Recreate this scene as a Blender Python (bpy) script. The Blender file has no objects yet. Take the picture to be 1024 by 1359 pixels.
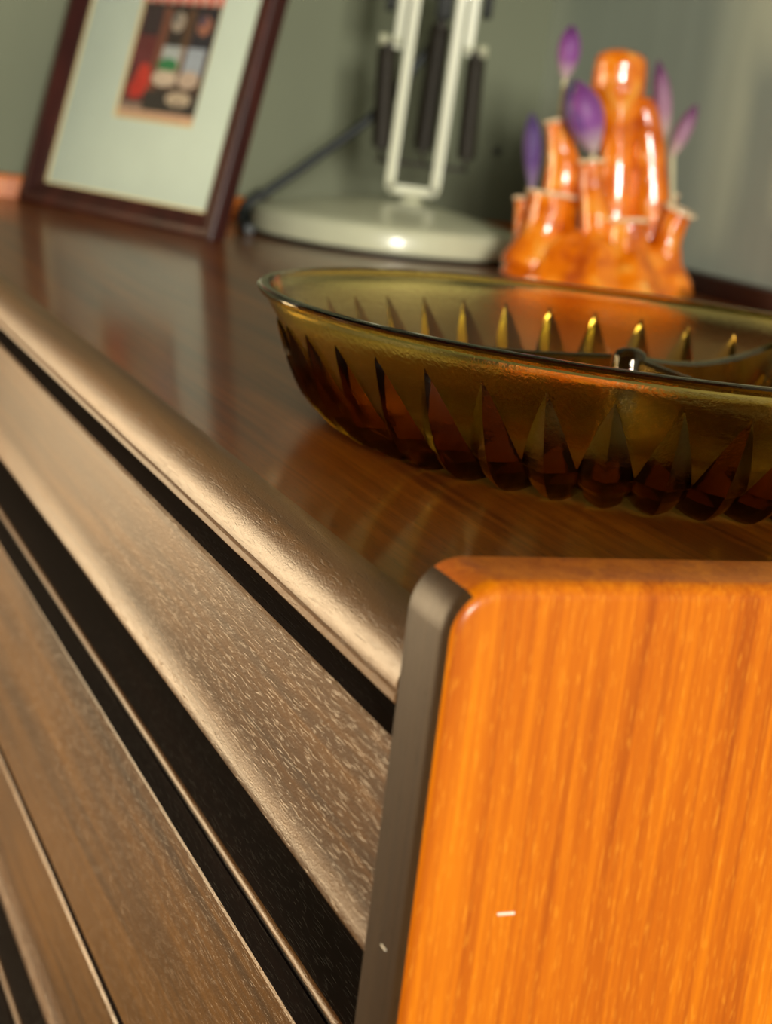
import bpy, bmesh, math, random
from mathutils import Vector, Matrix, Euler

random.seed(7)
PI = math.pi
sc = bpy.context.scene
COL = sc.collection
T = 0.75                                   # height of the chest's top surface above the floor

# ------------------------------------------------------------------ camera
cam_d = bpy.data.cameras.new('camera')
cam = bpy.data.objects.new('camera', cam_d)
COL.objects.link(cam)
sc.camera = cam
cam_d.sensor_fit = 'VERTICAL'
cam_d.sensor_height = 36.0
cam_d.lens = 2311.0 / 1359.0 * 36.0
cam_d.clip_start = 0.01
right = Vector((0.36451425, 0.92331786, 0.12088625))
up = Vector((-0.25302718, -0.02672521, 0.96708997))
back = Vector((0.89616216, -0.38310558, 0.22388279))
rot = Matrix((right, up, back)).transposed()
cam.matrix_world = Matrix.Translation((0.2457, -0.1092, T + 0.0735)) @ rot.to_4x4()
cam_d.dof.use_dof = True
cam_d.dof.focus_distance = 0.32
cam_d.dof.aperture_fstop = 21.0

# ------------------------------------------------------------------ world, lights, exposure
world = bpy.data.worlds.new('world')
sc.world = world
world.use_nodes = True
bg = world.node_tree.nodes['Background']
bg.inputs[0].default_value = (1.0, 0.90, 0.74, 1)
bg.inputs[1].default_value = 0.038


def area(name, loc, target, sx, sy, power, color):
    d = bpy.data.lights.new(name, 'AREA')
    d.shape = 'RECTANGLE'
    d.size, d.size_y = sx, sy
    d.energy = power
    d.color = color
    o = bpy.data.objects.new(name, d)
    COL.objects.link(o)
    o.location = loc
    o.rotation_euler = (Vector(target) - Vector(loc)).to_track_quat('-Z', 'Y').to_euler()
    return o


# daylight through the window beyond the far end of the chest
area('window_light', (-0.80, -0.80, T + 0.02), (0.6, -0.55, T - 0.10), 1.15, 0.46, 23, (1.0, 0.75, 0.44))
# bright window behind the photographer
area('room_light', (2.1, -0.35, T + 0.48), (-0.3, 0.15, T), 0.50, 0.42, 66, (1.0, 0.96, 0.84))

vs = sc.view_settings
vs.view_transform = 'Standard'
vs.look = 'None'
vs.gamma = 1.0
vs.use_curve_mapping = False
vs.exposure = 0.0
cy = sc.cycles
cy.max_bounces = 20
cy.transmission_bounces = 16
cy.transparent_max_bounces = 16
cy.caustics_refractive = True
cy.caustics_reflective = True
cy.blur_glossy = 0.6
cy.sample_clamp_indirect = 8.0
cy.use_denoising = True


# ------------------------------------------------------------------ node helpers
def srgb(r, g, b):
    f = lambda c: (c / 255) / 12.92 if c / 255 <= 0.04045 else ((c / 255 + 0.055) / 1.055) ** 2.4
    return (f(r), f(g), f(b), 1)


def new_mat(name):
    m = bpy.data.materials.new(name)
    m.use_nodes = True
    nt = m.node_tree
    return m, nt, nt.nodes['Principled BSDF']


def coords(nt, scale, kind='Object', rotz=0.0):
    tc = nt.nodes.new('ShaderNodeTexCoord')
    mp = nt.nodes.new('ShaderNodeMapping')
    mp.inputs['Scale'].default_value = scale
    mp.inputs['Rotation'].default_value = (0, 0, rotz)
    nt.links.new(tc.outputs[kind], mp.inputs['Vector'])
    return mp.outputs['Vector']


def noise(nt, vec, scale=1.0, detail=4.0, rough=0.55, dist=0.0):
    n = nt.nodes.new('ShaderNodeTexNoise')
    n.inputs['Scale'].default_value = scale
    n.inputs['Detail'].default_value = detail
    n.inputs['Roughness'].default_value = rough
    n.inputs['Distortion'].default_value = dist
    if vec is not None:
        nt.links.new(vec, n.inputs['Vector'])
    return n.outputs['Fac']


def ramp(nt, fac, stops, interp='LINEAR'):
    r = nt.nodes.new('ShaderNodeValToRGB')
    r.color_ramp.interpolation = interp
    els = r.color_ramp.elements
    while len(els) > 1:
        els.remove(els[-1])
    els[0].position, els[0].color = stops[0]
    for p, c in stops[1:]:
        e = els.new(p)
        e.color = c
    nt.links.new(fac, r.inputs['Fac'])
    return r.outputs['Color']


def grey(v):
    return (v, v, v, 1)


def mixc(nt, fac, a, b, mode='MIX'):
    m = nt.nodes.new('ShaderNodeMix')
    m.data_type = 'RGBA'
    m.blend_type = mode
    for sock, val in ((m.inputs['Factor'], fac), (m.inputs[6], a), (m.inputs[7], b)):
        if isinstance(val, (int, float)):
            sock.default_value = val
        elif isinstance(val, tuple):
            sock.default_value = val
        else:
            nt.links.new(val, sock)
    return m.outputs[2]


def math_n(nt, op, a, b=None):
    m = nt.nodes.new('ShaderNodeMath')
    m.operation = op
    for i, v in enumerate((a, b)):
        if v is None:
            continue
        if isinstance(v, (int, float)):
            m.inputs[i].default_value = v
        else:
            nt.links.new(v, m.inputs[i])
    return m.outputs[0]


def bump(nt, height, strength, dist, normal_in, prev=None):
    b = nt.nodes.new('ShaderNodeBump')
    b.inputs['Strength'].default_value = strength
    b.inputs['Distance'].default_value = dist
    nt.links.new(height, b.inputs['Height'])
    if prev is not None:
        nt.links.new(prev, b.inputs['Normal'])
    nt.links.new(b.outputs['Normal'], normal_in)
    return b.outputs['Normal']


def wood(name, dark, mid, light, axis='X', rough=0.4, coat=0.0, coat_rough=0.15, pore=0.6, pore_bump=0.25,
         band=55.0, fine=420.0, spec=0.5, pore_light=None, rot_extra=0.0, stipple=0.0):
    """varnished wood, grain along the given axis of the object"""
    m, nt, p = new_mat(name)
    tc = nt.nodes.new('ShaderNodeTexCoord')

    def vec(across, along):
        mp = nt.nodes.new('ShaderNodeMapping')
        s = [across] * 3
        s['XYZ'.index(axis)] = along
        mp.inputs['Scale'].default_value = s
        mp.inputs['Rotation'].default_value = (rot_extra, 0, 0)
        nt.links.new(tc.outputs['Object'], mp.inputs['Vector'])
        return mp.outputs['Vector']
    broad = noise(nt, vec(band, band * 0.05), 1.0, 3.0, 0.5, 0.8)
    stripes = noise(nt, vec(fine, fine * 0.02), 1.0, 4.0, 0.6, 0.3)
    mixf = math_n(nt, 'ADD', math_n(nt, 'MULTIPLY', broad, 0.55), math_n(nt, 'MULTIPLY', stripes, 0.45))
    col = ramp(nt, mixf, [(0.34, dark), (0.5, mid), (0.66, light)])
    pores = noise(nt, vec(2600, 230), 1.0, 2.0, 0.5, 0.2)
    mask = ramp(nt, pores, [(0.585, grey(0)), (0.67, grey(1))])
    pm = math_n(nt, 'MULTIPLY', mask, pore)
    pc = pore_light if pore_light else tuple(c * 0.35 for c in dark[:3]) + (1,)
    col = mixc(nt, pm, col, pc)
    nt.links.new(col, p.inputs['Base Color'])
    p.inputs['Roughness'].default_value = rough
    p.inputs['Specular IOR Level'].default_value = spec
    p.inputs['Coat Weight'].default_value = coat
    p.inputs['Coat Roughness'].default_value = coat_rough
    inv = math_n(nt, 'SUBTRACT', 1.0, mask)
    n1 = bump(nt, inv, pore_bump, 0.0003, p.inputs['Normal'])
    n2 = bump(nt, stripes, pore_bump * 0.5, 0.0003, p.inputs['Normal'], n1)
    if stipple:
        st = noise(nt, coords(nt, (1, 1, 1)), 2600, 2.0, 0.6)
        bump(nt, st, stipple, 0.0003, p.inputs['Normal'], n2)
    return m, nt, p


def plain(name, color, rough=0.5, metallic=0.0, spec=0.5, coat=0.0, var=0.08, vscale=60.0):
    m, nt, p = new_mat(name)
    n = noise(nt, coords(nt, (vscale,) * 3), 1.0, 3.0)
    c0 = tuple(max(0, c * (1 - var)) for c in color[:3]) + (1,)
    c1 = tuple(min(1, c * (1 + var)) for c in color[:3]) + (1,)
    nt.links.new(ramp(nt, n, [(0.3, c0), (0.7, c1)]), p.inputs['Base Color'])
    p.inputs['Roughness'].default_value = rough
    p.inputs['Metallic'].default_value = metallic
    p.inputs['Specular IOR Level'].default_value = spec
    p.inputs['Coat Weight'].default_value = coat
    return m


# ------------------------------------------------------------------ materials
M = {}
M['front'], _, _ = wood('drawer_front_wood', (0.050, 0.018, 0.0018, 1), (0.115, 0.045, 0.005, 1), (0.21, 0.088, 0.011, 1),
                        'X', rough=0.33, pore=0.30, pore_bump=0.32, band=60, fine=420, spec=0.5, pore_light=(0.30, 0.15, 0.04, 1), stipple=0.22)  # pores tinted paler to paint the glints of grazing light
M['nose'], _, _ = wood('edge_moulding_wood', (0.075, 0.030, 0.008, 1), (0.13, 0.056, 0.014, 1), (0.20, 0.090, 0.024, 1),
                       'X', rough=0.40, coat=0.15, coat_rough=0.2, pore=0.2, pore_bump=0.3, band=60, fine=420, spec=0.5, stipple=0.45)
M['top'], _, _ = wood('polished_top_wood', (0.085, 0.017, 0.0004, 1), (0.17, 0.040, 0.001, 1), (0.27, 0.075, 0.002, 1),
                      'X', rough=0.38, coat=0.42, coat_rough=0.11, pore=0.5, pore_bump=0.12, band=70, fine=500, spec=0.22)
M['dark'], _, _ = wood('dark_stained_shaded_wood', (0.008, 0.0045, 0.003, 1), (0.013, 0.007, 0.005, 1), (0.022, 0.011, 0.007, 1),
                       'X', rough=0.55, pore=0.4, pore_bump=0.4, spec=0.3)  # stain deepened so the colour also carries the shade of the drawer recesses
M['rail'], _, _ = wood('back_rail_wood', (0.020, 0.006, 0.005, 1), (0.035, 0.010, 0.007, 1), (0.05, 0.015, 0.009, 1),
                       'X', rough=0.5, spec=0.3)
M['panel'], nt, p = wood('end_panel_wood', (0.33, 0.060, 0.0001, 1), (0.50, 0.112, 0.0002, 1), (0.66, 0.178, 0.0004, 1),
                         'Z', rough=0.5, coat=0.30, coat_rough=0.2, pore=0.35, pore_bump=0.12, band=160, fine=950, spec=0.12,
                         pore_light=(0.85, 0.33, 0.02, 1), rot_extra=-0.05)
M['lipping'], _, _ = wood('front_edge_lipping_wood', (0.024, 0.011, 0.004, 1), (0.042, 0.020, 0.008, 1), (0.06, 0.031, 0.012, 1),
                          'Z', rough=0.42, pore=0.4, pore_bump=0.15, band=80, fine=500, spec=0.18)
M['frame'], _, _ = wood('mahogany_frame_wood', (0.018, 0.0035, 0.004, 1), (0.038, 0.007, 0.006, 1), (0.065, 0.013, 0.009, 1),
                        'Z', rough=0.45, coat=0.10, coat_rough=0.2, pore=0.3, pore_bump=0.1, spec=0.25)
M['mat'] = plain('mount_board', (0.63, 0.77, 0.72, 1), 0.9, spec=0.2, var=0.02)
M['bevel'] = plain('mount_bevel', (0.86, 0.74, 0.42, 1), 0.8, spec=0.2, var=0.03)
M['backing'] = plain('backing_board', (0.10, 0.07, 0.05, 1), 0.9)
M['cream'] = plain('ivory_enamel', (0.60, 0.60, 0.42, 1), 0.30, spec=0.5, coat=0.3, var=0.03)
M['rubber'] = plain('dark_rubber', (0.012, 0.014, 0.012, 1), 0.6)
M['spring'] = plain('dark_spring_steel', (0.028, 0.022, 0.014, 1), 0.5, metallic=0.2)
M['cable'] = plain('black_cable', (0.010, 0.014, 0.016, 1), 0.5)
M['stem'] = plain('crocus_stem', (0.62, 0.58, 0.36, 1), 0.5, var=0.15)
M['nail'] = plain('dull_nail_head', (0.05, 0.05, 0.045, 1), 0.5, metallic=0.5)
M['fleck'] = plain('pale_scratch', (0.80, 0.74, 0.62, 1), 0.6)

# glazing of the picture: clear sheet with a faint reflection
m, nt, p = new_mat('clear_glazing')
out = nt.nodes['Material Output']
tr = nt.nodes.new('ShaderNodeBsdfTransparent')
gl = nt.nodes.new('ShaderNodeBsdfGlossy')
gl.inputs['Roughness'].default_value = 0.03
fr = nt.nodes.new('ShaderNodeFresnel')
fr.inputs['IOR'].default_value = 1.2
mx = nt.nodes.new('ShaderNodeMixShader')
nt.links.new(fr.outputs[0], mx.inputs[0])
nt.links.new(tr.outputs[0], mx.inputs[1])
nt.links.new(gl.outputs[0], mx.inputs[2])
nt.links.new(mx.outputs[0], out.inputs['Surface'])
M['glazing'] = m

# amber pressed glass
m, nt, p = new_mat('amber_pressed_glass')
out = nt.nodes['Material Output']
g = nt.nodes.new('ShaderNodeBsdfGlass')
g.inputs['IOR'].default_value = 1.5
g.inputs['Color'].default_value = (0.97, 0.93, 0.80, 1)
n1 = noise(nt, coords(nt, (1, 1, 1)), 1000, 3.0, 0.65)
g.inputs['Roughness'].default_value = 0.0
b = nt.nodes.new('ShaderNodeBump')
b.inputs['Strength'].default_value = 0.10
b.inputs['Distance'].default_value = 0.0004
nt.links.new(n1, b.inputs['Height'])
nt.links.new(b.outputs['Normal'], g.inputs['Normal'])
va = nt.nodes.new('ShaderNodeVolumeAbsorption')
va.inputs['Color'].default_value = (0.80, 0.66, 0.0, 1)
va.inputs['Density'].default_value = 460.0
nt.links.new(g.outputs[0], out.inputs['Surface'])
nt.links.new(va.outputs[0], out.inputs['Volume'])
nt.nodes.remove(p)
M['glass'] = m

# orange lustre glaze with pale pearly patches
m, nt, p = new_mat('orange_lustre_glaze')
n = noise(nt, coords(nt, (1, 1, 1)), 55, 4.0, 0.6, 0.6)
col = ramp(nt, n, [(0.36, (0.52, 0.080, 0.0, 1)), (0.56, (0.86, 0.21, 0.001, 1)), (0.66, (0.90, 0.36, 0.04, 1)), (0.80, (0.92, 0.62, 0.34, 1))])
nt.links.new(col, p.inputs['Base Color'])
p.inputs['Roughness'].default_value = 0.20
p.inputs['Metallic'].default_value = 0.0
p.inputs['Coat Weight'].default_value = 1.0
p.inputs['Coat Roughness'].default_value = 0.04
nb = bump(nt, n, 0.6, 0.004, p.inputs['Normal'])
bump(nt, noise(nt, coords(nt, (1, 1, 1)), 150, 2.0, 0.5), 0.45, 0.002, p.inputs['Normal'], nb)
M['lustre'] = m
M['pearl'] = plain('pale_pearl_lip', (0.88, 0.66, 0.42, 1), 0.18, coat=1.0, var=0.15, vscale=200)


def petal_mat(name, tip, mid, base):
    m, nt, p = new_mat(name)
    tc = nt.nodes.new('ShaderNodeTexCoord')
    sep = nt.nodes.new('ShaderNodeSeparateXYZ')
    nt.links.new(tc.outputs['Generated'], sep.inputs[0])
    col = ramp(nt, sep.outputs['Z'], [(0.05, base), (0.38, mid), (0.9, tip)])
    v = noise(nt, coords(nt, (900, 900, 40)), 1.0, 2.0)
    col = mixc(nt, 0.35, col, ramp(nt, v, [(0.3, grey(0.55)), (0.7, grey(1.0))]), 'MULTIPLY')
    nt.links.new(col, p.inputs['Base Color'])
    p.inputs['Roughness'].default_value = 0.5
    p.inputs['Subsurface Weight'].default_value = 0.0
    p.inputs['Sheen Weight'].default_value = 0.2
    return m


M['petal'] = petal_mat('purple_petal', (0.16, 0.030, 0.20, 1), (0.27, 0.07, 0.34, 1), (0.62, 0.50, 0.50, 1))
M['petal_dark'] = petal_mat('indigo_petal', (0.06, 0.020, 0.16, 1), (0.10, 0.04, 0.22, 1), (0.26, 0.20, 0.34, 1))
M['petal_pale'] = petal_mat('pale_mauve_petal', (0.16, 0.035, 0.14, 1), (0.40, 0.20, 0.30, 1), (0.60, 0.48, 0.38, 1))


def wall_mat(name, c_lo, c_hi, streak):
    m, nt, p = new_mat(name)
    n = noise(nt, coords(nt, (4, 4, 4)), 1.0, 3.0)
    col = ramp(nt, n, [(0.3, c_lo), (0.7, c_hi)])
    s = noise(nt, coords(nt, streak), 1.0, 3.0, 0.6)
    col = mixc(nt, 0.35, col, ramp(nt, s, [(0.3, grey(0.72)), (0.7, grey(1.0))]), 'MULTIPLY')
    nt.links.new(col, p.inputs['Base Color'])
    p.inputs['Roughness'].default_value = 0.75
    p.inputs['Specular IOR Level'].default_value = 0.25
    fine = noise(nt, coords(nt, (160, 160, 160)), 1.0, 3.0)
    bump(nt, fine, 0.15, 0.001, p.inputs['Normal'])
    return m


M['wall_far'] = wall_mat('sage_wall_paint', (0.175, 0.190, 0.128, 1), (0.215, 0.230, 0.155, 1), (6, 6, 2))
M['wall_back'] = wall_mat('sage_wall_paint_brushed_lit', (0.43, 0.485, 0.395, 1), (0.54, 0.60, 0.50, 1), (45, 45, 3))  # colour lightened past the far wall's to make up for weak light here
M['floor'], _, _ = wood('floor_wood', (0.08, 0.04, 0.02, 1), (0.14, 0.075, 0.035, 1), (0.2, 0.11, 0.05, 1), 'X', rough=0.45, band=20, fine=120)
M['window_paint'] = plain('window_paint', (0.75, 0.75, 0.70, 1), 0.5)


# ------------------------------------------------------------------ object helpers
def link(name, me, mats, parent=None, smooth=False):
    o = bpy.data.objects.new(name, me)
    COL.objects.link(o)
    for mm in (mats if isinstance(mats, (list, tuple)) else [mats]):
        me.materials.append(mm)
    if parent is not None:
        o.parent = parent
    if smooth:
        for f in me.polygons:
            f.use_smooth = True
    return o


def from_data(name, verts, faces, mats, parent=None, smooth=False, mat_idx=None):
    me = bpy.data.meshes.new(name)
    me.from_pydata([tuple(v) for v in verts], [], faces)
    me.update()
    o = link(name, me, mats, parent, smooth)
    if mat_idx:
        for i, f in enumerate(me.polygons):
            f.material_index = mat_idx[i]
    return o


def fix_normals(o):
    bm = bmesh.new()
    bm.from_mesh(o.data)
    bmesh.ops.recalc_face_normals(bm, faces=bm.faces)
    bm.to_mesh(o.data)
    bm.free()


def sharp_smooth(o, deg=40):
    for f in o.data.polygons:
        f.use_smooth = True
    bm = bmesh.new()
    bm.from_mesh(o.data)
    for e in bm.edges:
        if len(e.link_faces) == 2 and e.calc_face_angle(0) > math.radians(deg):
            e.smooth = False
    bm.to_mesh(o.data)
    bm.free()


def empty(name, loc, label=None, cat=None, group=None, rz=0.0):
    o = bpy.data.objects.new(name, None)
    o.empty_display_size = 0.02
    COL.objects.link(o)
    o.location = loc
    o.rotation_euler = (0, 0, rz)
    if label:
        o['label'] = label
    if cat:
        o['category'] = cat
    if group:
        o['group'] = group
    return o


def bevel_box(name, lo, hi, r, mat, parent=None, seg=2):
    bm = bmesh.new()
    bmesh.ops.create_cube(bm, size=1.0)
    for v in bm.verts:
        v.co = Vector([lo[i] + (v.co[i] + 0.5) * (hi[i] - lo[i]) for i in range(3)])
    if r > 0:
        bmesh.ops.bevel(bm, geom=list(bm.edges), offset=r, segments=seg, affect='EDGES', profile=0.5)
    me = bpy.data.meshes.new(name)
    bm.to_mesh(me)
    bm.free()
    o = link(name, me, mat, parent)
    sharp_smooth(o, 50)
    return o


def extrude_x(name, prof, x0, x1, mats, parent, idx=None, n=1, smooth_deg=35):
    """closed (y, z) profile drawn out along x"""
    k = len(prof)
    verts, faces, mi = [], [], []
    for i in range(n + 1):
        x = x0 + (x1 - x0) * i / n
        verts += [(x, y, z) for y, z in prof]
    for i in range(n):
        for j in range(k):
            a, b2 = i * k + j, i * k + (j + 1) % k
            faces.append((a, b2, b2 + k, a + k))
            mi.append(idx[j] if idx else 0)
    faces.append(tuple(reversed(range(k))))
    faces.append(tuple(n * k + j for j in range(k)))
    mi += [0, 0]
    o = from_data(name, verts, faces, mats, parent, mat_idx=mi)
    fix_normals(o)
    sharp_smooth(o, smooth_deg)
    return o


def lathe(name, prof, seg, mat, parent=None, loc=(0, 0, 0), lobes=None):
    """(r, z) profile turned round z; r = 0 ends close"""
    verts, faces, ring = [], [], []
    for (r, z) in prof:
        if r <= 1e-7:
            ring.append([len(verts)])
            verts.append((loc[0], loc[1], loc[2] + z))
        else:
            ring.append(list(range(len(verts), len(verts) + seg)))
            for s in range(seg):
                a = 2 * PI * s / seg
                rr = r * (lobes(a, z) if lobes else 1)
                verts.append((loc[0] + rr * math.cos(a), loc[1] + rr * math.sin(a), loc[2] + z))
    for A, B in zip(ring, ring[1:]):
        for s in range(seg):
            t = (s + 1) % seg
            if len(A) == 1 and len(B) == 1:
                continue
            if len(A) == 1:
                faces.append((A[0], B[t], B[s]))
            elif len(B) == 1:
                faces.append((A[s], A[t], B[0]))
            else:
                faces.append((A[s], A[t], B[t], B[s]))
    o = from_data(name, verts, faces, mat, parent, smooth=True)
    fix_normals(o)
    sharp_smooth(o, 60)
    return o


def tube(name, pts, radii, mat, parent=None, seg=14, closed_ends=True):
    """round bar along a polyline of Vectors"""
    pts = [Vector(q) for q in pts]
    if not isinstance(radii, (list, tuple)):
        radii = [radii] * len(pts)
    verts, faces = [], []
    n = len(pts)
    prev = None
    for i, q in enumerate(pts):
        t = (pts[min(i + 1, n - 1)] - pts[max(i - 1, 0)]).normalized()
        if prev is None:
            a = Vector((0, 0, 1)) if abs(t.z) < 0.9 else Vector((1, 0, 0))
            u = t.cross(a).normalized()
        else:
            u = (prev - t * prev.dot(t)).normalized()
        prev = u
        w = t.cross(u)
        for s in range(seg):
            an = 2 * PI * s / seg
            verts.append(q + (u * math.cos(an) + w * math.sin(an)) * radii[i])
    for i in range(n - 1):
        for s in range(seg):
            t2 = (s + 1) % seg
            faces.append((i * seg + s, i * seg + t2, (i + 1) * seg + t2, (i + 1) * seg + s))
    if closed_ends:
        faces.append(tuple(reversed(range(seg))))
        faces.append(tuple((n - 1) * seg + s for s in range(seg)))
    o = from_data(name, verts, faces, mat, parent, smooth=True)
    fix_normals(o)
    sharp_smooth(o, 60)
    return o


def spline(pts, n=8):
    """Catmull-Rom through points"""
    P = [Vector(p) for p in pts]
    P = [P[0] * 2 - P[1]] + P + [P[-1] * 2 - P[-2]]
    res = []
    for i in range(1, len(P) - 2):
        for k in range(n):
            t = k / n
            a, b2, c, d = P[i - 1], P[i], P[i + 1], P[i + 2]
            res.append(0.5 * ((2 * b2) + (c - a) * t + (2 * a - 5 * b2 + 4 * c - d) * t * t + (3 * b2 - a - 3 * c + d) * t ** 3))
    res.append(P[-2])
    return res


def structure(o):
    o['kind'] = 'structure'
    return o


# ------------------------------------------------------------------ the room
XF = -0.772                  # far wall
YB = 0.396                   # back wall
H = 2.5
structure(bevel_box('floor', (XF - 0.1, -2.6, -0.05), (2.8, YB + 0.1, 0.0), 0, M['floor']))
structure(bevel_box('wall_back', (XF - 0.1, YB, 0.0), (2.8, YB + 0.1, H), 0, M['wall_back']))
# far wall, with the opening of the window the light comes in by
wy0, wy1, wz0, wz1 = -1.60, -0.22, 0.30, 2.05


def wall_with_hole():
    bm = bmesh.new()
    for (y0, y1, z0, z1) in ((wy1, YB, 0, H), (-2.6, wy0, 0, H), (wy0, wy1, 0, wz0), (wy0, wy1, wz1, H)):
        r = bmesh.ops.create_cube(bm, size=1.0)
        for v in r['verts']:
            v.co = Vector((XF - 0.05 + v.co.x * 0.1, y0 + (v.co.y + 0.5) * (y1 - y0), z0 + (v.co.z + 0.5) * (z1 - z0)))
    me = bpy.data.meshes.new('wall_far')
    bm.to_mesh(me)
    bm.free()
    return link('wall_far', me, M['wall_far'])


structure(wall_with_hole())
win = structure(empty('window_1', (XF - 0.05, (wy0 + wy1) / 2, wz0)))
for lo, hi, nm in (((-0.03, -0.69, 0), (0.03, -0.64, 1.75), 'jamb'), ((-0.03, 0.64, 0), (0.03, 0.69, 1.75), 'jamb'),
                   ((-0.03, -0.64, 0), (0.03, 0.64, 0.05), 'sill'), ((-0.03, -0.64, 1.70), (0.03, 0.64, 1.75), 'head')):
    bevel_box(nm, lo, hi, 0.004, M['window_paint'], win)

# ------------------------------------------------------------------ the chest
chest = empty('chest_of_drawers', (0, 0, T), 'polished teak chest of drawers with rounded orange end panel and brown drawer fronts', 'dresser')
X0, X1 = -0.752, 0.0255      # inner faces of the two end panels


def end_panel(x_in, x_out):
    """upright board with rounded corners, standing proud of the top"""
    y0, y1, z0, z1, R = -0.010, 0.394, -0.66, 0.0125, 0.008
    sgn = 1 if x_out > x_in else -1
    loops = []

    def outline(ins, x):
        pts = []
        r = R - ins
        for cyy, cz, a0 in ((y0 + R, z1 - R, 180), (y1 - R, z1 - R, 90), (y1 - R, z0 + R, 0), (y0 + R, z0 + R, -90)):
            for k in range(13):
                a = math.radians(a0 - 90 * k / 12)
                pts.append((x, cyy + r * math.cos(a), cz + r * math.sin(a)))
        return pts
    ri, ro = 0.0008, 0.0027
    for k in range(4):
        a = PI / 2 * k / 3
        loops.append(outline(ri * (1 - math.sin(a)), x_in + sgn * ri * (1 - math.cos(a))))
    for k in range(9):
        a = PI / 2 * k / 8
        loops.append(outline(ro * (1 - math.cos(a)), x_out - sgn * ro * (1 - math.sin(a))))
    n = len(loops[0])
    verts = [q for L in loops for q in L]
    faces = []
    for i in range(len(loops) - 1):
        for j in range(n):
            k = (j + 1) % n
            faces.append((i * n + j, i * n + k, (i + 1) * n + k, (i + 1) * n + j))
    faces.append(tuple(range(n)))
    faces.append(tuple((len(loops) - 1) * n + j for j in range(n)))
    o = from_data('end_panel', verts, faces, M['panel'], chest)
    fix_normals(o)
    o.data.materials.append(M['lipping'])
    for i in range(8):                       # front edge faced in darker wood, carried round to paint a dark reflection
        for j in list(range(0, 7)) + list(range(45, n)):
            o.data.polygons[i * n + j].material_index = 1
    sharp_smooth(o, 45)
    return o


ep = end_panel(X1, 0.040)
ep['label'] = 'bright orange rounded end panel nearest the camera'
end_panel(X0, X0 - 0.0145)
# two pale nicks in the varnish
for nm, lo, hi in (('scratch', (0.03995, 0.0040, -0.0377), (0.04008, 0.0068, -0.0373)),
                   ('scratch', (0.0320, -0.01008, -0.0456), (0.0338, -0.00995, -0.0453))):
    bevel_box(nm, lo, hi, 0, M['fleck'], ep)

bevel_box('top_board', (X0, 0.0, -0.0104), (X1, 0.381, 0.0), 0.0, M['top'], chest)
# rounded front moulding with a small bead under it
prof = [(0.0, 0.0)]
for k in range(1, 17):
    a = PI / 2 * k / 16
    prof.append((-0.0101 * math.sin(a), -0.0079 * (1 - math.cos(a))))
prof += [(-0.0097, -0.0081), (-0.0094, -0.0083), (-0.0098, -0.0085), (-0.0101, -0.0088), (-0.0101, -0.0100), (-0.0098, -0.0104), (0.0, -0.0104)]
extrude_x('edge_moulding', prof, X0, X1, M['nose'], chest, n=1)
bevel_box('back_rail', (X0, 0.381, -0.0104), (X1, 0.393, 0.0107), 0.001, M['rail'], chest)
bevel_box('back_panel', (X0, 0.374, -0.64), (X1, 0.382, -0.016), 0.0, M['dark'], chest)
bevel_box('dust_board', (X0, 0.006, -0.0155), (X1, 0.37, -0.0106), 0.0, M['dark'], chest)


def arc(cy_, cz_, r, a0, a1, n):
    return [(cy_ + r * math.cos(math.radians(a0 + (a1 - a0) * k / n)), cz_ + r * math.sin(math.radians(a0 + (a1 - a0) * k / n))) for k in range(n + 1)]


def lipped_drawer(zt, zb, flare=0.0022):
    """front that flares into a rounded finger lip at its foot"""
    p = [(0.004, zt), (-0.0074, zt), (-0.0080, zt - 0.0006)]
    idx = [1, 0]
    h = 0.0085
    for k in range(9):
        t = k / 8
        p.append((-0.0080 - flare * t * t, zb + 0.0009 + h * (1 - t)))
    p += arc(-0.0071 - flare, zb + 0.0009, 0.0009, 180, 270, 5)[1:]
    p += [(0.004, zb)]
    idx = [1] + [0] * (len(p) - 3) + [1, 1]
    return extrude_x('drawer', p, X0 + 0.0005, X1 - 0.0005, [M['front'], M['dark']], chest, idx)


def flat_drawer(zt, zb):
    p = [(-0.0030, zt), (-0.0081, zt), (-0.0085, zt - 0.0004), (-0.0085, zb + 0.0006), (-0.0079, zb), (-0.0030, zb)]
    return extrude_x('drawer', p, X0 + 0.0005, X1 - 0.0005, [M['front'], M['dark']], chest, [1, 0, 0, 0, 1, 1])


def finger_rail(z):
    p = [(0.030, z - 0.012), (0.030, z), (-0.0012, z)] + arc(-0.0012, z - 0.0011, 0.0011, 90, 180, 5)[1:] + [(-0.0023, z - 0.012)]
    idx = [1, 1] + [0] * 5 + [1, 1]  # arris kept paler to paint its highlight, faces beside it darkened as shade
    return extrude_x('divider_rail', p, X0 + 0.0003, X1 - 0.0003, [M['nose'], M['dark']], chest, idx)


lipped_drawer(-0.0175, -0.0511, 0.0013)
rail_z = -0.0766
for row in range(4):
    finger_rail(rail_z)
    flat_drawer(rail_z - 0.0015, rail_z - 0.0608)
    lipped_drawer(rail_z - 0.0653, rail_z - 0.1000)
    rail_z -= 0.1415
bevel_box('inner_case', (X0 + 0.001, 0.031, -0.63), (X1 - 0.001, 0.372, -0.016), 0.0, M['dark'], chest)
bevel_box('plinth', (X0 + 0.02, 0.03, -T), (X1 - 0.02, 0.36, -0.63), 0.002, M['dark'], chest)

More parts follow.
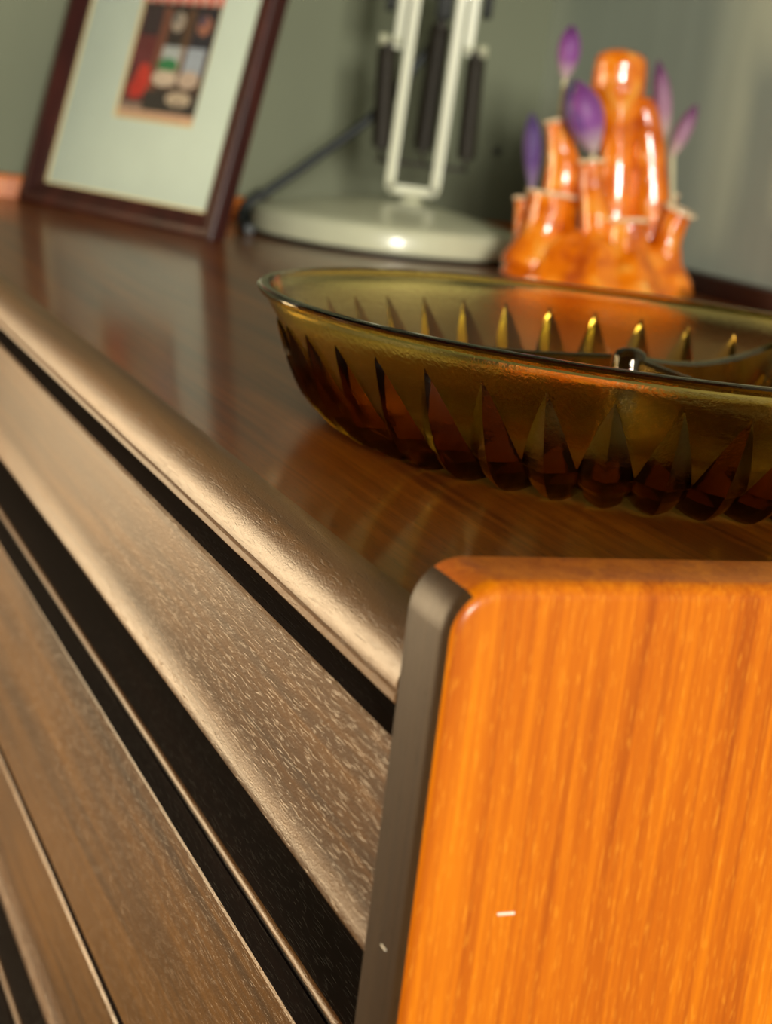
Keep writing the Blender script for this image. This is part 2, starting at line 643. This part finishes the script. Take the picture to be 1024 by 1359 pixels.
# ------------------------------------------------------------------ cut-glass dish
dish = empty('glass_dish', (-0.1105, 0.1003, T + 0.0002), 'amber pressed-glass divided dish with pointed flutes near the front corner', 'dish')
NF, SEG = 40, 40 * 16
outer = [(0.0, 0.0022), (0.030, 0.0022), (0.050, 0.0020), (0.0555, 0.0012), (0.0585, 0.0002), (0.0605, 0.0), (0.0635, 0.0010),
         (0.0665, 0.0028), (0.0695, 0.0052), (0.0722, 0.0080), (0.0748, 0.0111), (0.0772, 0.0144), (0.0795, 0.0178), (0.0816, 0.0210),
         (0.0835, 0.0238), (0.0851, 0.0262), (0.0866, 0.0284), (0.0874, 0.0293), (0.0884, 0.0299), (0.0889, 0.0306), (0.0890, 0.0311),
         (0.0887, 0.0315), (0.0880, 0.0317), (0.0868, 0.0317), (0.0861, 0.0315), (0.0857, 0.0310)]
inner = [(0.0848, 0.0292), (0.0835, 0.0268), (0.0815, 0.0235), (0.0790, 0.0194), (0.0762, 0.0150), (0.0732, 0.0112), (0.070, 0.0084),
         (0.066, 0.0064), (0.061, 0.0054), (0.050, 0.0050), (0.028, 0.0050), (0.0, 0.0050)]


def resample(pr, m):
    res = []
    for a, b2 in zip(pr, pr[1:]):
        for k in range(m):
            res.append((a[0] + (b2[0] - a[0]) * k / m, a[1] + (b2[1] - a[1]) * k / m))
    return res + [pr[-1]]


outer = outer[:3] + resample(outer[3:17], 3) + outer[17:]
ZT = 0.0245


def flute(a, r, zz):
    if r < 0.0556 or zz > ZT:
        return 0.0
    ph = (a / (2 * PI) * NF) % 1.0 - 0.5
    hw = 0.5 * min(1.0, (1 - zz / ZT) / 0.66) ** 0.9
    if hw < 1e-4:
        return 0.0
    fade = min(1.0, (r - 0.0555) / 0.004)
    x = min(1.0, abs(ph) / hw)
    low = min(1.0, max(0.0, (0.012 - zz) / 0.009))
    return 0.0042 * fade * (hw / 0.5) ** 0.8 * ((1 - x) * (1 - low) + low * (0.6 * (1 - x) + 0.4 * math.sqrt(1 - x * x)))


def scallop(a, r, zz):
    """the hollows between the flutes lift off the table"""
    if r < 0.0556 or zz > 0.0085:
        return 0.0
    x = abs((a / (2 * PI) * NF) % 1.0 - 0.5) * 2
    return 0.0030 * min(1.0, (r - 0.0555) / 0.004) * (1 - zz / 0.0085) * (1 - math.sqrt(max(0.0, 1 - x ** 1.6)))


verts, faces, ring = [], [], []


def columns(zz, out):
    """phases of the 16 columns of one flute, so that its edges and its crest lie on columns"""
    if not out or zz > 0.0300:
        hw = 0.25
    elif zz >= ZT:
        hw = 0.02 + 0.23 * (zz - ZT) / (0.0300 - ZT)
    else:
        hw = min(0.49, max(0.02, 0.5 * min(1.0, (1 - zz / ZT) / 0.66) ** 0.9))
    ph = [-hw + 2 * hw * k / 8 for k in range(9)]
    return ph + [hw + (1 - 2 * hw) * k / 8 for k in range(1, 8)]


for i, (r, zz) in enumerate(outer + inner):
    if r == 0:
        ring.append([len(verts)])
        verts.append((0, 0, zz))
        continue
    ring.append(list(range(len(verts), len(verts) + SEG)))
    cols = columns(zz, i < len(outer))
    for fl in range(NF):
        for ph in cols:
            a = 2 * PI * (fl + 0.5 + ph) / NF
            d = flute(a, r, zz) if i < len(outer) else 0.0
            verts.append(((r + d) * math.cos(a), (r + d) * math.sin(a), zz - 0.10 * d * min(1.0, zz / 0.004) + (scallop(a, r, zz) if i < len(outer) else 0.0)))
for A, B in zip(ring, ring[1:]):
    for s in range(SEG):
        t = (s + 1) % SEG
        if len(A) == 1:
            faces.append((A[0], B[t], B[s]))
        elif len(B) == 1:
            faces.append((A[s], A[t], B[0]))
        else:
            faces.append((A[s], A[t], B[t], B[s]))
bowl = from_data('bowl', verts, faces, M['glass'], dish, smooth=True)
fix_normals(bowl)
sharp_smooth(bowl, 13)

lathe('divider_hub', [(0.0, 0.0051), (0.0048, 0.0051), (0.0042, 0.008), (0.0040, 0.0235), (0.0034, 0.0250), (0.0018, 0.0258), (0.0, 0.0260)], 24, M['glass'], dish)
for ang in (238, 22, 121):
    a = math.radians(ang)
    verts, faces = [], []
    NS = 24
    for i in range(NS + 1):
        t = i / NS
        r = 0.0043 + t * (0.0785 - 0.0043)
        ztop = 0.0238 - 0.0030 * math.sin(PI * t) + 0.001 * t
        zbot = 0.0051 if r < 0.063 else 0.0051 + (r - 0.063) ** 1.15 * 1.1
        hw = 0.0016
        row = [(-hw * 1.5, zbot), (-hw, zbot + 0.4 * (ztop - zbot)), (-hw * 0.85, ztop - 0.0010), (-hw * 0.45, ztop - 0.0002), (0, ztop),
               (hw * 0.45, ztop - 0.0002), (hw * 0.85, ztop - 0.0010), (hw, zbot + 0.4 * (ztop - zbot)), (hw * 1.5, zbot)]
        for (o2, zz) in row:
            verts.append((r * math.cos(a) - o2 * math.sin(a), r * math.sin(a) + o2 * math.cos(a), zz))
    k = 9
    for i in range(NS):
        for j in range(k):
            j2 = (j + 1) % k
            faces.append((i * k + j, i * k + j2, (i + 1) * k + j2, (i + 1) * k + j))
    faces.append(tuple(range(k)))
    faces.append(tuple(NS * k + j for j in range(k)))
    o = from_data('divider', verts, faces, M['glass'], dish)
    fix_normals(o)
    sharp_smooth(o, 35)

# ------------------------------------------------------------------ framed picture, leaning back on its strut
FW, FH, MW, FT = 0.1635, 0.218, 0.0133, 0.010
pic = empty('picture_frame', (-0.738, 0.0664, T), 'dark red wooden picture frame with pale mount standing left of the lamp', 'picture frame',
            rz=math.radians(25.186))
lean = Matrix.Rotation(math.radians(-12.5), 4, 'X')     # local x along the bottom, y into the frame, z up
FM = []


def framed(o):
    o.data.transform(lean)
    for v in o.data.vertices:
        v.co.z = max(v.co.z, 0.0003)
    return o


def frame_rail(a, b2, inward, ln):
    """mitred moulding between corners a and b2, (x, z) on the face; inward = unit vector to the picture"""
    a, b2, inward = Vector(a), Vector(b2), Vector(inward)
    d = (b2 - a).normalized()
    # (distance inward, y depth)
    sec = [(0.0, FT), (0.0, 0.0022), (0.0006, 0.0008), (0.002, 0.0), (0.0045, 0.0), (0.0062, 0.0006), (0.0085, 0.0024), (0.0118, 0.0034),
           (MW, 0.0040), (MW, 0.0062), (0.0095, 0.0062), (0.0095, FT)]
    verts, faces = [], []
    for end, sg in ((a, 1), (b2, -1)):
        for (w, y) in sec:
            q = end + inward * w + d * sg * w
            verts.append((q.x, y, q.y))
    k = len(sec)
    for j in range(k):
        j2 = (j + 1) % k
        faces.append((j, j2, k + j2, k + j))
    faces.append(tuple(range(k)))
    faces.append(tuple(k + j for j in range(k)))
    o = framed(from_data('moulding', verts, faces, M['frame'], pic))
    fix_normals(o)
    sharp_smooth(o, 40)


frame_rail((0, 0), (FW, 0), (0, 1), FW)
frame_rail((FW, 0), (FW, FH), (-1, 0), FH)
frame_rail((FW, FH), (0, FH), (0, -1), FW)
frame_rail((0, FH), (0, 0), (1, 0), FH)
framed(bevel_box('glazing', (0.0100, 0.0063, 0.0100), (FW - 0.0100, 0.0068, FH - 0.0100), 0, M['glazing'], pic))
# mount board with a bevelled window
PX0, PX1, PZ0, PZ1 = 0.0572, 0.1185, 0.0565, 0.150
verts, faces = [], []
for (ins, y) in ((0.0, 0.0070), (-0.0009, 0.0082)):
    pass
ox0, ox1, oz0, oz1 = 0.0100, FW - 0.0100, 0.0100, FH - 0.0100
yo = 0.0071
verts = [(ox0, yo, oz0), (ox1, yo, oz0), (ox1, yo, oz1), (ox0, yo, oz1)]
bx = 0.0016
verts += [(PX0 - bx, yo, PZ0 - bx), (PX1 + bx, yo, PZ0 - bx), (PX1 + bx, yo, PZ1 + bx), (PX0 - bx, yo, PZ1 + bx)]
verts += [(PX0, yo + 0.0010, PZ0), (PX1, yo + 0.0010, PZ0), (PX1, yo + 0.0010, PZ1), (PX0, yo + 0.0010, PZ1)]
faces = []
mi = []
for j in range(4):
    j2 = (j + 1) % 4
    faces.append((j, j2, 4 + j2, 4 + j))
    mi.append(0)
    faces.append((4 + j, 4 + j2, 8 + j2, 8 + j))
    mi.append(1)
framed(from_data('mount', verts, faces, [M['mat'], M['bevel']], pic, mat_idx=mi))
# yellow slip between glass and moulding, painted bright for light caught on the inside edge
for lo, hi in (((MW - 0.002, 0.00625, MW), (MW + 0.0016, 0.0070, FH - MW)), ((FW - MW - 0.0002, 0.00625, MW), (FW - MW + 0.002, 0.0070, FH - MW)),
               ((MW, 0.00625, MW - 0.002), (FW - MW, 0.0070, MW + 0.0012))):
    framed(bevel_box('lit_slip', lo, hi, 0, M['bevel'], pic))
framed(bevel_box('backing', (0.0098, 0.0090, 0.0098), (FW - 0.0098, 0.0099, FH - 0.0098), 0, M['backing'], pic))

# the print: a red cafe front under a striped awning, flat inks on paper
inks = {}


def ink(c):
    if c not in inks:
        inks[c] = (len(inks), plain('print_ink', srgb(*c), 0.7, spec=0.2, var=0.18, vscale=350))
    return inks[c][0]


pv, pf, pm = [], [], []
layer = [0]


def patch(poly, c):
    """polygon on the print in (0..1, 0..1) of its visible area"""
    layer[0] += 1
    y = 0.00825 - layer[0] * 0.000012
    base = len(pv)
    for (s, t) in poly:
        pv.append((PX0 - 0.001 + s * (PX1 - PX0 + 0.002), y, PZ0 - 0.001 + t * (PZ1 - PZ0 + 0.002)))
    pf.append(tuple(range(base, base + len(poly))))
    pm.append(ink(c))


def rect(x0, x1, z0, z1, c):
    patch([(x0, z0), (x1, z0), (x1, z1), (x0, z1)], c)


def oval(x, z2, rx, rz2, c, n=18):
    patch([(x + rx * math.cos(2 * PI * k / n), z2 + rz2 * math.sin(2 * PI * k / n)) for k in range(n)], c)


rect(0, 1, 0, 1, (70, 52, 46))
rect(0, 1, 0.0, 0.055, (205, 170, 145))          # pavement
rect(0, 0.34, 0.10, 0.66, (104, 38, 46))          # red shop door
rect(0.04, 0.29, 0.47, 0.64, (52, 34, 46))
rect(0.05, 0.28, 0.30, 0.38, (112, 44, 54))
rect(0.04, 0.29, 0.16, 0.29, (82, 30, 40))
rect(0.29, 0.40, 0.10, 0.66, (120, 72, 58))
rect(0.40, 0.64, 0.42, 0.64, (44, 36, 38))        # windows above
rect(0.60, 0.70, 0.30, 0.64, (92, 64, 46))
rect(0.70, 0.97, 0.42, 0.64, (38, 36, 52))
oval(0.50, 0.555, 0.085, 0.055, (176, 164, 152))  # hanging lamps
oval(0.46, 0.575, 0.05, 0.03, (120, 120, 118))
oval(0.83, 0.545, 0.085, 0.055, (168, 112, 92))
oval(0.80, 0.57, 0.05, 0.03, (96, 76, 96))
rect(0.38, 0.66, 0.20, 0.42, (168, 150, 138))
rect(0.40, 0.62, 0.31, 0.42, (182, 194, 200))     # seated figures and white cloths
oval(0.50, 0.315, 0.13, 0.04, (50, 132, 84))
oval(0.49, 0.24, 0.15, 0.045, (212, 198, 182))
rect(0.70, 0.93, 0.27, 0.42, (164, 178, 196))
oval(0.80, 0.245, 0.13, 0.05, (196, 178, 164))
oval(0.22, 0.22, 0.10, 0.095, (206, 58, 46))      # person in red
oval(0.17, 0.17, 0.09, 0.06, (196, 48, 40))
rect(0.30, 1.0, 0.055, 0.165, (48, 44, 46))
oval(0.74, 0.135, 0.16, 0.042, (190, 176, 156))   # round table
rect(0.72, 0.76, 0.06, 0.12, (90, 80, 74))
rect(0.0, 0.30, 0.055, 0.09, (150, 130, 120))
rect(0, 1, 0.63, 0.665, (34, 28, 32))
ns = 15
for k in range(ns):                                # striped awning with scalloped edge
    c = (208, 92, 84) if k % 2 == 0 else (222, 190, 178)
    x0, x1 = k / ns, (k + 1) / ns
    xm = (x0 + x1) / 2
    patch([(x0, 0.668), (xm - 0.02, 0.652), (xm + 0.02, 0.652), (x1, 0.668), (x1, 1.0), (x0, 1.0)], c)
pr = from_data('print', pv, pf, [v[1] for v in sorted(inks.values(), key=lambda q: q[0])], pic, mat_idx=pm)
pr.data.transform(lean)
# strut behind the frame
foot = Vector((FW / 2, 0.062, 0.0))
headp = lean @ Vector((FW / 2, FT, 0.14))
verts, faces = [], []
for q, w in ((headp, 0.010), (foot + Vector((0, 0, 0.0004)), 0.020)):
    for sx, sy in ((-1, 0), (1, 0), (1, 0.003), (-1, 0.003)):
        verts.append((q.x + sx * w, q.y + sy, q.z))
faces = [(0, 1, 5, 4), (1, 2, 6, 5), (2, 3, 7, 6), (3, 0, 4, 7), (3, 2, 1, 0), (4, 5, 6, 7)]
fix_normals(from_data('strut', verts, faces, M['backing'], pic))

# ------------------------------------------------------------------ spring-balanced desk lamp
LR = math.atan2(0.92707886, 0.37486635)            # its arm frame faces the room: local x runs to the right
lamp = empty('desk_lamp', (-0.655, 0.255, T + 0.0003), 'ivory desk lamp with round base, flat bars and dark springs', 'lamp', rz=LR)
# local x = right, local y = away from the room (towards the far wall), z = up
lathe('base', [(0, 0.0018), (0.0735, 0.0018), (0.0748, 0.0024), (0.0750, 0.0035), (0.0745, 0.0125), (0.0735, 0.0142), (0.0715, 0.0152), (0.060, 0.0178),
               (0.045, 0.0208), (0.028, 0.0236), (0.016, 0.0248), (0.0, 0.0250)], 72, M['cream'], lamp)
lathe('foot_ring', [(0, 0.0), (0.0725, 0.0), (0.0742, 0.0006), (0.0742, 0.0019), (0, 0.0019)], 72, M['rubber'], lamp)


def bar(name, path, wx, wy, mat):
    """flat bar along a polyline in the local xz plane (x, y, z)"""
    verts, faces = [], []
    n = len(path)
    P = [Vector(q) for q in path]
    for i, q in enumerate(P):
        t = (P[min(i + 1, n - 1)] - P[max(i - 1, 0)]).normalized()
        nx = Vector((t.z, 0, -t.x)).normalized()
        sc2 = 1.0
        for sx, sy in ((-1, -1), (1, -1), (1, 1), (-1, 1)):
            verts.append(q + nx * sx * wx / 2 * sc2 + Vector((0, sy * wy / 2, 0)))
    for i in range(n - 1):
        for s in range(4):
            t2 = (s + 1) % 4
            faces.append((i * 4 + s, i * 4 + t2, (i + 1) * 4 + t2, (i + 1) * 4 + s))
    faces += [(3, 2, 1, 0), tuple((n - 1) * 4 + s for s in range(4))]
    o = from_data(name, verts, faces, mat, lamp)
    fix_normals(o)
    bm = bmesh.new()
    bm.from_mesh(o.data)
    bmesh.ops.bevel(bm, geom=[e for e in bm.edges], offset=0.0006, segments=2, affect='EDGES')
    bm.to_mesh(o.data)
    bm.free()
    sharp_smooth(o, 40)
    return o


# U-shaped lower arm standing on the base
U = [(0.0030, 0, 0.205), (0.0012, 0, 0.1335), (-0.0012, 0, 0.0375)]
U += [(-0.0012 + 0.0018 * (1 - math.cos(a)), 0, 0.0332 - 0.0018 * math.sin(a)) for a in (0.4, 0.8, 1.2)]
U += [(0.0035, 0, 0.0314), (0.0195, 0, 0.0314)]
U += [(0.0239 - 0.0018 * (1 - math.sin(a)), 0, 0.0332 - 0.0018 * math.cos(a)) for a in (0.4, 0.8, 1.2)]
U += [(0.0239, 0, 0.0375), (0.0258, 0, 0.1345), (0.0278, 0, 0.205)]
bar('lower_arm', U, 0.0052, 0.0050, M['cream'])
lathe('swivel', [(0, 0.024), (0.007, 0.024), (0.0065, 0.0262), (0.004, 0.0285), (0, 0.0285)], 24, M['cream'], lamp, loc=(0.0115, 0, 0))
bar('side_link', [(-0.0058, 0.008, 0.1055), (-0.0050, 0.008, 0.1500), (-0.0035, 0.008, 0.205)], 0.0052, 0.0040, M['cream'])
bar('side_link', [(0.0324, 0.008, 0.1065), (0.0330, 0.008, 0.1500), (0.0345, 0.008, 0.205)], 0.0052, 0.0040, M['cream'])
for xa, xb in ((-0.0145, -0.0040), (0.0305, 0.0420)):
    tube('pivot_bolt', [(xa, 0.004, 0.1095), (xb, 0.004, 0.1095)], 0.0016, M['cream'], lamp, 10)
for bx_ in (-0.0135, 0.0405):
    tube('bolt_nut', [(bx_ - 0.0022, 0.004, 0.1095), (bx_ + 0.0022, 0.004, 0.1095)], 0.0036, M['cream'], lamp, 6)


def spring(top, bot, r, hook_low):
    top, bot = Vector(top), Vector(bot)
    d = bot - top
    turns, per = 26, 12
    pts = []
    for i in range(turns * per + 1):
        t = i / (turns * per)
        a = 2 * PI * i / per
        e = min(1.0, min(t, 1 - t) * 18 + 0.45)
        pts.append(top + d * t + Vector((math.cos(a) * r * e, math.sin(a) * r * e, 0)))
    s = tube('spring', pts, 0.00115, M['spring'], lamp, 6)
    tube('core_rod', [top + Vector((0, 0, 0.004)), bot], 0.0028, M['spring'], s, 8)
    tube('hook', spline([top + Vector((0, 0, -0.001)), top + Vector((0, 0.001, 0.002)), top + Vector((0, 0.003, 0.0045)), top + Vector((0, 0.005, 0.0025))], 4), 0.0010, M['cream'], s, 8)
    tube('hook', spline([bot, bot + Vector((0, 0.001, -0.003)), bot + Vector((0.001, 0.003, -0.0060)), bot + Vector((0.001, 0.006, -0.0055))], 4), 0.0010, M['spring'], s, 8)


spring((-0.0112, 0.004, 0.1060), (-0.0082, 0.004, 0.0520), 0.0044, 0)
spring((0.0160, 0.010, 0.1215), (0.0148, 0.010, 0.0530), 0.0052, 0)
spring((0.0372, 0.004, 0.1062), (0.0385, 0.004, 0.0515), 0.0044, 0)
tube('lower_pin', [(-0.0100, 0.010, 0.0455), (0.0400, 0.010, 0.0455)], 0.0012, M['spring'], lamp, 8)
# black joint blocks above, just at the top of the view
bevel_box('joint_block', (0.0125, 0.004, 0.1235), (0.0215, 0.018, 0.160), 0.0012, M['rubber'], lamp)
bevel_box('joint_block', (0.0375, -0.002, 0.1265), (0.0425, 0.010, 0.160), 0.0012, M['rubber'], lamp)
bevel_box('joint_block', (-0.0145, -0.002, 0.1245), (-0.0095, 0.010, 0.160), 0.0012, M['rubber'], lamp)
tube('elbow', [(-0.0080, 0.004, 0.200), (0.0390, 0.004, 0.200)], 0.006, M['cream'], lamp, 20)
# mains lead, taut from the arm down behind the base
tube('cable', spline([(0.0165, 0.016, 0.1300), (0.0131, 0.016, 0.1117), (-0.0134, 0.014, 0.0706), (-0.0450, 0.012, 0.0408), (-0.0740, 0.010, 0.0155), (-0.0785, 0.008, 0.0085), (-0.0782, 0.004, 0.0035),
                      (-0.0790, -0.010, 0.0027), (-0.0720, -0.040, 0.0027)], 6), 0.0026, M['cable'], lamp, 10)

tube('cable_sleeve', spline([(-0.0700, 0.010, 0.0195), (-0.0765, 0.009, 0.0135), (-0.0790, 0.007, 0.0085), (-0.0788, 0.003, 0.0048)], 5), 0.0042, M['rubber'], lamp, 12)

# ------------------------------------------------------------------ orange lustre crocus vase
VO = Vector((-0.5331, 0.3222, T + 0.0003))
VR = math.atan2(0.87466293, 0.48473163)
vase = empty('crocus_vase', VO, 'orange lustre ceramic vase of clustered tubes standing behind the dish', 'vase', rz=VR)
# local x = right as seen from the room, local y = away from it, z = up


def seat(o):
    for v in o.data.vertices:
        v.co.z = max(v.co.z, 0.0006)
    return o


def vase_tube(path, radii, lip=0.0, wall=0.0018, depth=0.02, pearl=True, closed=False, name='tube'):
    """hand-built tube, open at the top with a rolled pale lip, or closed as a pod"""
    pts = spline(path, 6)
    n = len(pts)
    rr = []
    m = len(radii) - 1
    for i in range(n):
        t = i / (n - 1) * m
        k = min(int(t), m - 1)
        f = t - k
        f = f * f * (3 - 2 * f)
        rr.append(radii[k] * (1 - f) + radii[k + 1] * f)
    axis = (pts[-1] - pts[-2]).normalized()
    if closed:
        r = rr[-1]
        for a in (20, 40, 60, 75, 86):
            a = math.radians(a)
            pts.append(pts[n - 1] + axis * r * 0.5 * math.sin(a))
            rr.append(r * math.cos(a))
    else:
        r = rr[-1] + lip
        e = pts[-1]
        pts += [e + axis * 0.0008, e + axis * 0.0016, e + axis * 0.0017]
        rr += [r, r - wall * 0.3, r - wall * 0.7]
        for k in range(1, 6):
            pts.append(e + axis * (0.0012 - depth * k / 5))
            rr.append(max(0.0012, r - wall - (lip + 0.001) * min(1, k / 2)))
    o = seat(tube(name, pts, rr, M['lustre'], vase, 28))
    if pearl and not closed:
        rim_pts = []
        u = axis.cross(Vector((0, 1, 0))).normalized()
        w = axis.cross(u)
        for k in range(29):
            a = 2 * PI * k / 28
            rim_pts.append(e + axis * 0.0009 + (u * math.cos(a) + w * math.sin(a)) * (r - wall * 0.4))
        tube('lip', rim_pts, 0.0011, M['pearl'], o, 8)
    return o


lathe('foot', [(0.0, 0.0), (0.0460, 0.0), (0.0482, 0.0006), (0.0486, 0.0016), (0.0472, 0.0036), (0.0440, 0.0075), (0.0400, 0.0130), (0.0365, 0.0190),
               (0.0330, 0.0230), (0.0240, 0.0270), (0.0, 0.0285)], 96, M['lustre'], vase,
      lobes=lambda a, zz: 1 + 0.075 * math.sin(11 * a + 0.6) * min(1, zz / 0.012) + 0.03 * math.sin(4 * a))
# tall middle pod with a bulging head
vase_tube([(0.004, 0.004, 0.010), (0.0035, 0.004, 0.040), (0.0015, 0.003, 0.066), (-0.0015, 0.002, 0.086), (-0.0030, 0.001, 0.0990), (-0.0032, 0.001, 0.1095)],
          [0.0150, 0.0120, 0.0094, 0.0118, 0.0136, 0.0130], closed=True, name='pod')
vase_tube([(0.0250, 0.004, 0.006), (0.0225, 0.003, 0.036), (0.0170, 0.002, 0.066), (0.0115, 0.002, 0.0860), (0.0095, 0.002, 0.0910)],
          [0.0130, 0.0105, 0.0085, 0.0072, 0.0060], closed=True, name='pod')
vase_tube([(-0.0240, -0.002, 0.020), (-0.0232, -0.002, 0.048), (-0.0262, -0.002, 0.064), (-0.0300, -0.001, 0.0765)], [0.0110, 0.0098, 0.0078, 0.0064], 0.0012)
vase_tube([(-0.0330, -0.016, 0.004), (-0.0285, -0.013, 0.024), (-0.0275, -0.012, 0.0415)], [0.0160, 0.0112, 0.0112], 0.0016)
vase_tube([(-0.0400, -0.001, 0.004), (-0.0395, -0.001, 0.020), (-0.0420, -0.001, 0.0375)], [0.0085, 0.0048, 0.0040], 0.0008)
vase_tube([(-0.0030, -0.022, 0.004), (-0.0030, -0.018, 0.028), (-0.0078, -0.016, 0.046), (-0.0105, -0.015, 0.0595)], [0.0145, 0.0082, 0.0068, 0.0056], 0.0012)
vase_tube([(0.0150, -0.026, 0.003), (0.0130, -0.022, 0.018), (0.0112, -0.021, 0.0340)], [0.0165, 0.0115, 0.0098], 0.0010)
vase_tube([(0.0340, -0.012, 0.003), (0.0315, -0.010, 0.018), (0.0322, -0.010, 0.030), (0.0355, -0.011, 0.0415)], [0.0140, 0.0088, 0.0070, 0.0064], 0.0022)
vase_tube([(0.0300, 0.014, 0.004), (0.0290, 0.012, 0.030), (0.0290, 0.011, 0.0480)], [0.0120, 0.0072, 0.0052], 0.0010)


def crocus(label, base, head0, tip, width, mat, spread=0.0, flat=1.0, stem_r=0.0012, dark=None):
    """closed crocus bud on a bare pale stem; points are in the vase's own frame"""
    Rm = Matrix.Translation(VO) @ Matrix.Rotation(VR, 4, 'Z')
    base, head0, tip = Vector(base), Vector(head0), Vector(tip)
    root = bpy.data.objects.new('crocus', None)
    root.empty_display_size = 0.01
    COL.objects.link(root)
    root.matrix_world = Rm @ Matrix.Translation(base)
    root['label'] = label
    root['category'] = 'flower'
    root['group'] = 'crocuses in the orange vase'
    ax = (tip - head0)
    L = ax.length
    q = ax.to_track_quat('Z', 'Y').to_matrix().to_4x4()
    h0 = head0 - base
    tube('stem', spline([Vector((0, 0, 0)), h0 * 0.5 + Vector((0, 0, 0.001)), h0 + ax.normalized() * 0.003], 6), stem_r, M['stem'], root, 10)
    for k in range(3):
        verts, faces = [], []
        nu, nv = 16, 10
        for side in (0, 1):
            for i in range(nu + 1):
                t = i / nu
                R = width * (math.sin(PI * min(1.0, t ** 1.2)) ** 0.62 * 0.94 + 0.10 * (1 - t))
                R = max(R, 0.0003) - side * 0.0006 * (1 if R > 0.0009 else 0.3)
                R *= 1 + spread * t
                half = math.radians(82) * (math.sin(PI * min(0.97, 0.12 + t * 0.85)) ** 0.5)
                for j in range(nv + 1):
                    s = -1 + 2 * j / nv
                    a = 2 * PI * k / 3 + s * half + 0.4
                    verts.append((R * math.cos(a), R * flat * math.sin(a), L * t * (1 - 0.05 * s * s * t)))
        off = (nu + 1) * (nv + 1)
        idx = lambda i, j, sd: sd * off + i * (nv + 1) + j
        for sd in (0, 1):
            for i in range(nu):
                for j in range(nv):
                    f = (idx(i, j, sd), idx(i, j + 1, sd), idx(i + 1, j + 1, sd), idx(i + 1, j, sd))
                    faces.append(f if sd == 0 else f[::-1])
        for i in range(nu):
            for j, rev in ((0, 0), (nv, 1)):
                f = (idx(i, j, 0), idx(i + 1, j, 0), idx(i + 1, j, 1), idx(i, j, 1))
                faces.append(f if not rev else f[::-1])
        for j in range(nv):
            faces.append((idx(0, j, 0), idx(0, j, 1), idx(0, j + 1, 1), idx(0, j + 1, 0)))
            faces.append((idx(nu, j, 0), idx(nu, j + 1, 0), idx(nu, j + 1, 1), idx(nu, j, 1)))
        o = from_data('petal', verts, faces, M['petal_dark'] if k == dark else mat, root, smooth=True)
        o.matrix_local = Matrix.Translation(h0) @ q
    return root


crocus('tall slim purple crocus bud rising highest behind the others', (-0.0290, -0.001, 0.0640), (-0.0296, 0.002, 0.0975), (-0.0297, 0.003, 0.1245), 0.0058, M['petal'])
crocus('largest purple crocus bud, in the front middle tube', (-0.0092, -0.0150, 0.0480), (-0.0098, -0.0155, 0.0640), (-0.0240, -0.0170, 0.0985), 0.0094, M['petal'], spread=0.05, dark=2)
crocus('dark indigo crocus bud at the far left of the vase', (-0.0415, -0.001, 0.0250), (-0.0380, -0.003, 0.0420), (-0.0428, -0.004, 0.0805), 0.0042, M['petal_dark'], spread=0.25)
crocus('thin pale mauve crocus bud upright at the right of the tall pod', (0.0290, 0.011, 0.0300), (0.0243, 0.008, 0.0740), (0.0148, 0.006, 0.1130), 0.0048, M['petal_pale'])
crocus('small slanting mauve crocus bud with dark tip at the far right', (0.0352, -0.0108, 0.0260), (0.0272, -0.004, 0.0660), (0.0358, -0.002, 0.0940), 0.0042, M['petal_pale'])

# ------------------------------------------------------------------ small nail in the far wall
nail = empty('wall_nail', (XF, 0.3707, T + 0.0562), 'small dull nail head in the green wall beside the vase', 'nail')
tube('nail_head', [(0.0, 0, 0), (0.0008, 0, 0), (0.0016, 0, 0)], [0.0028, 0.0028, 0.0018], M['nail'], nail, 14)
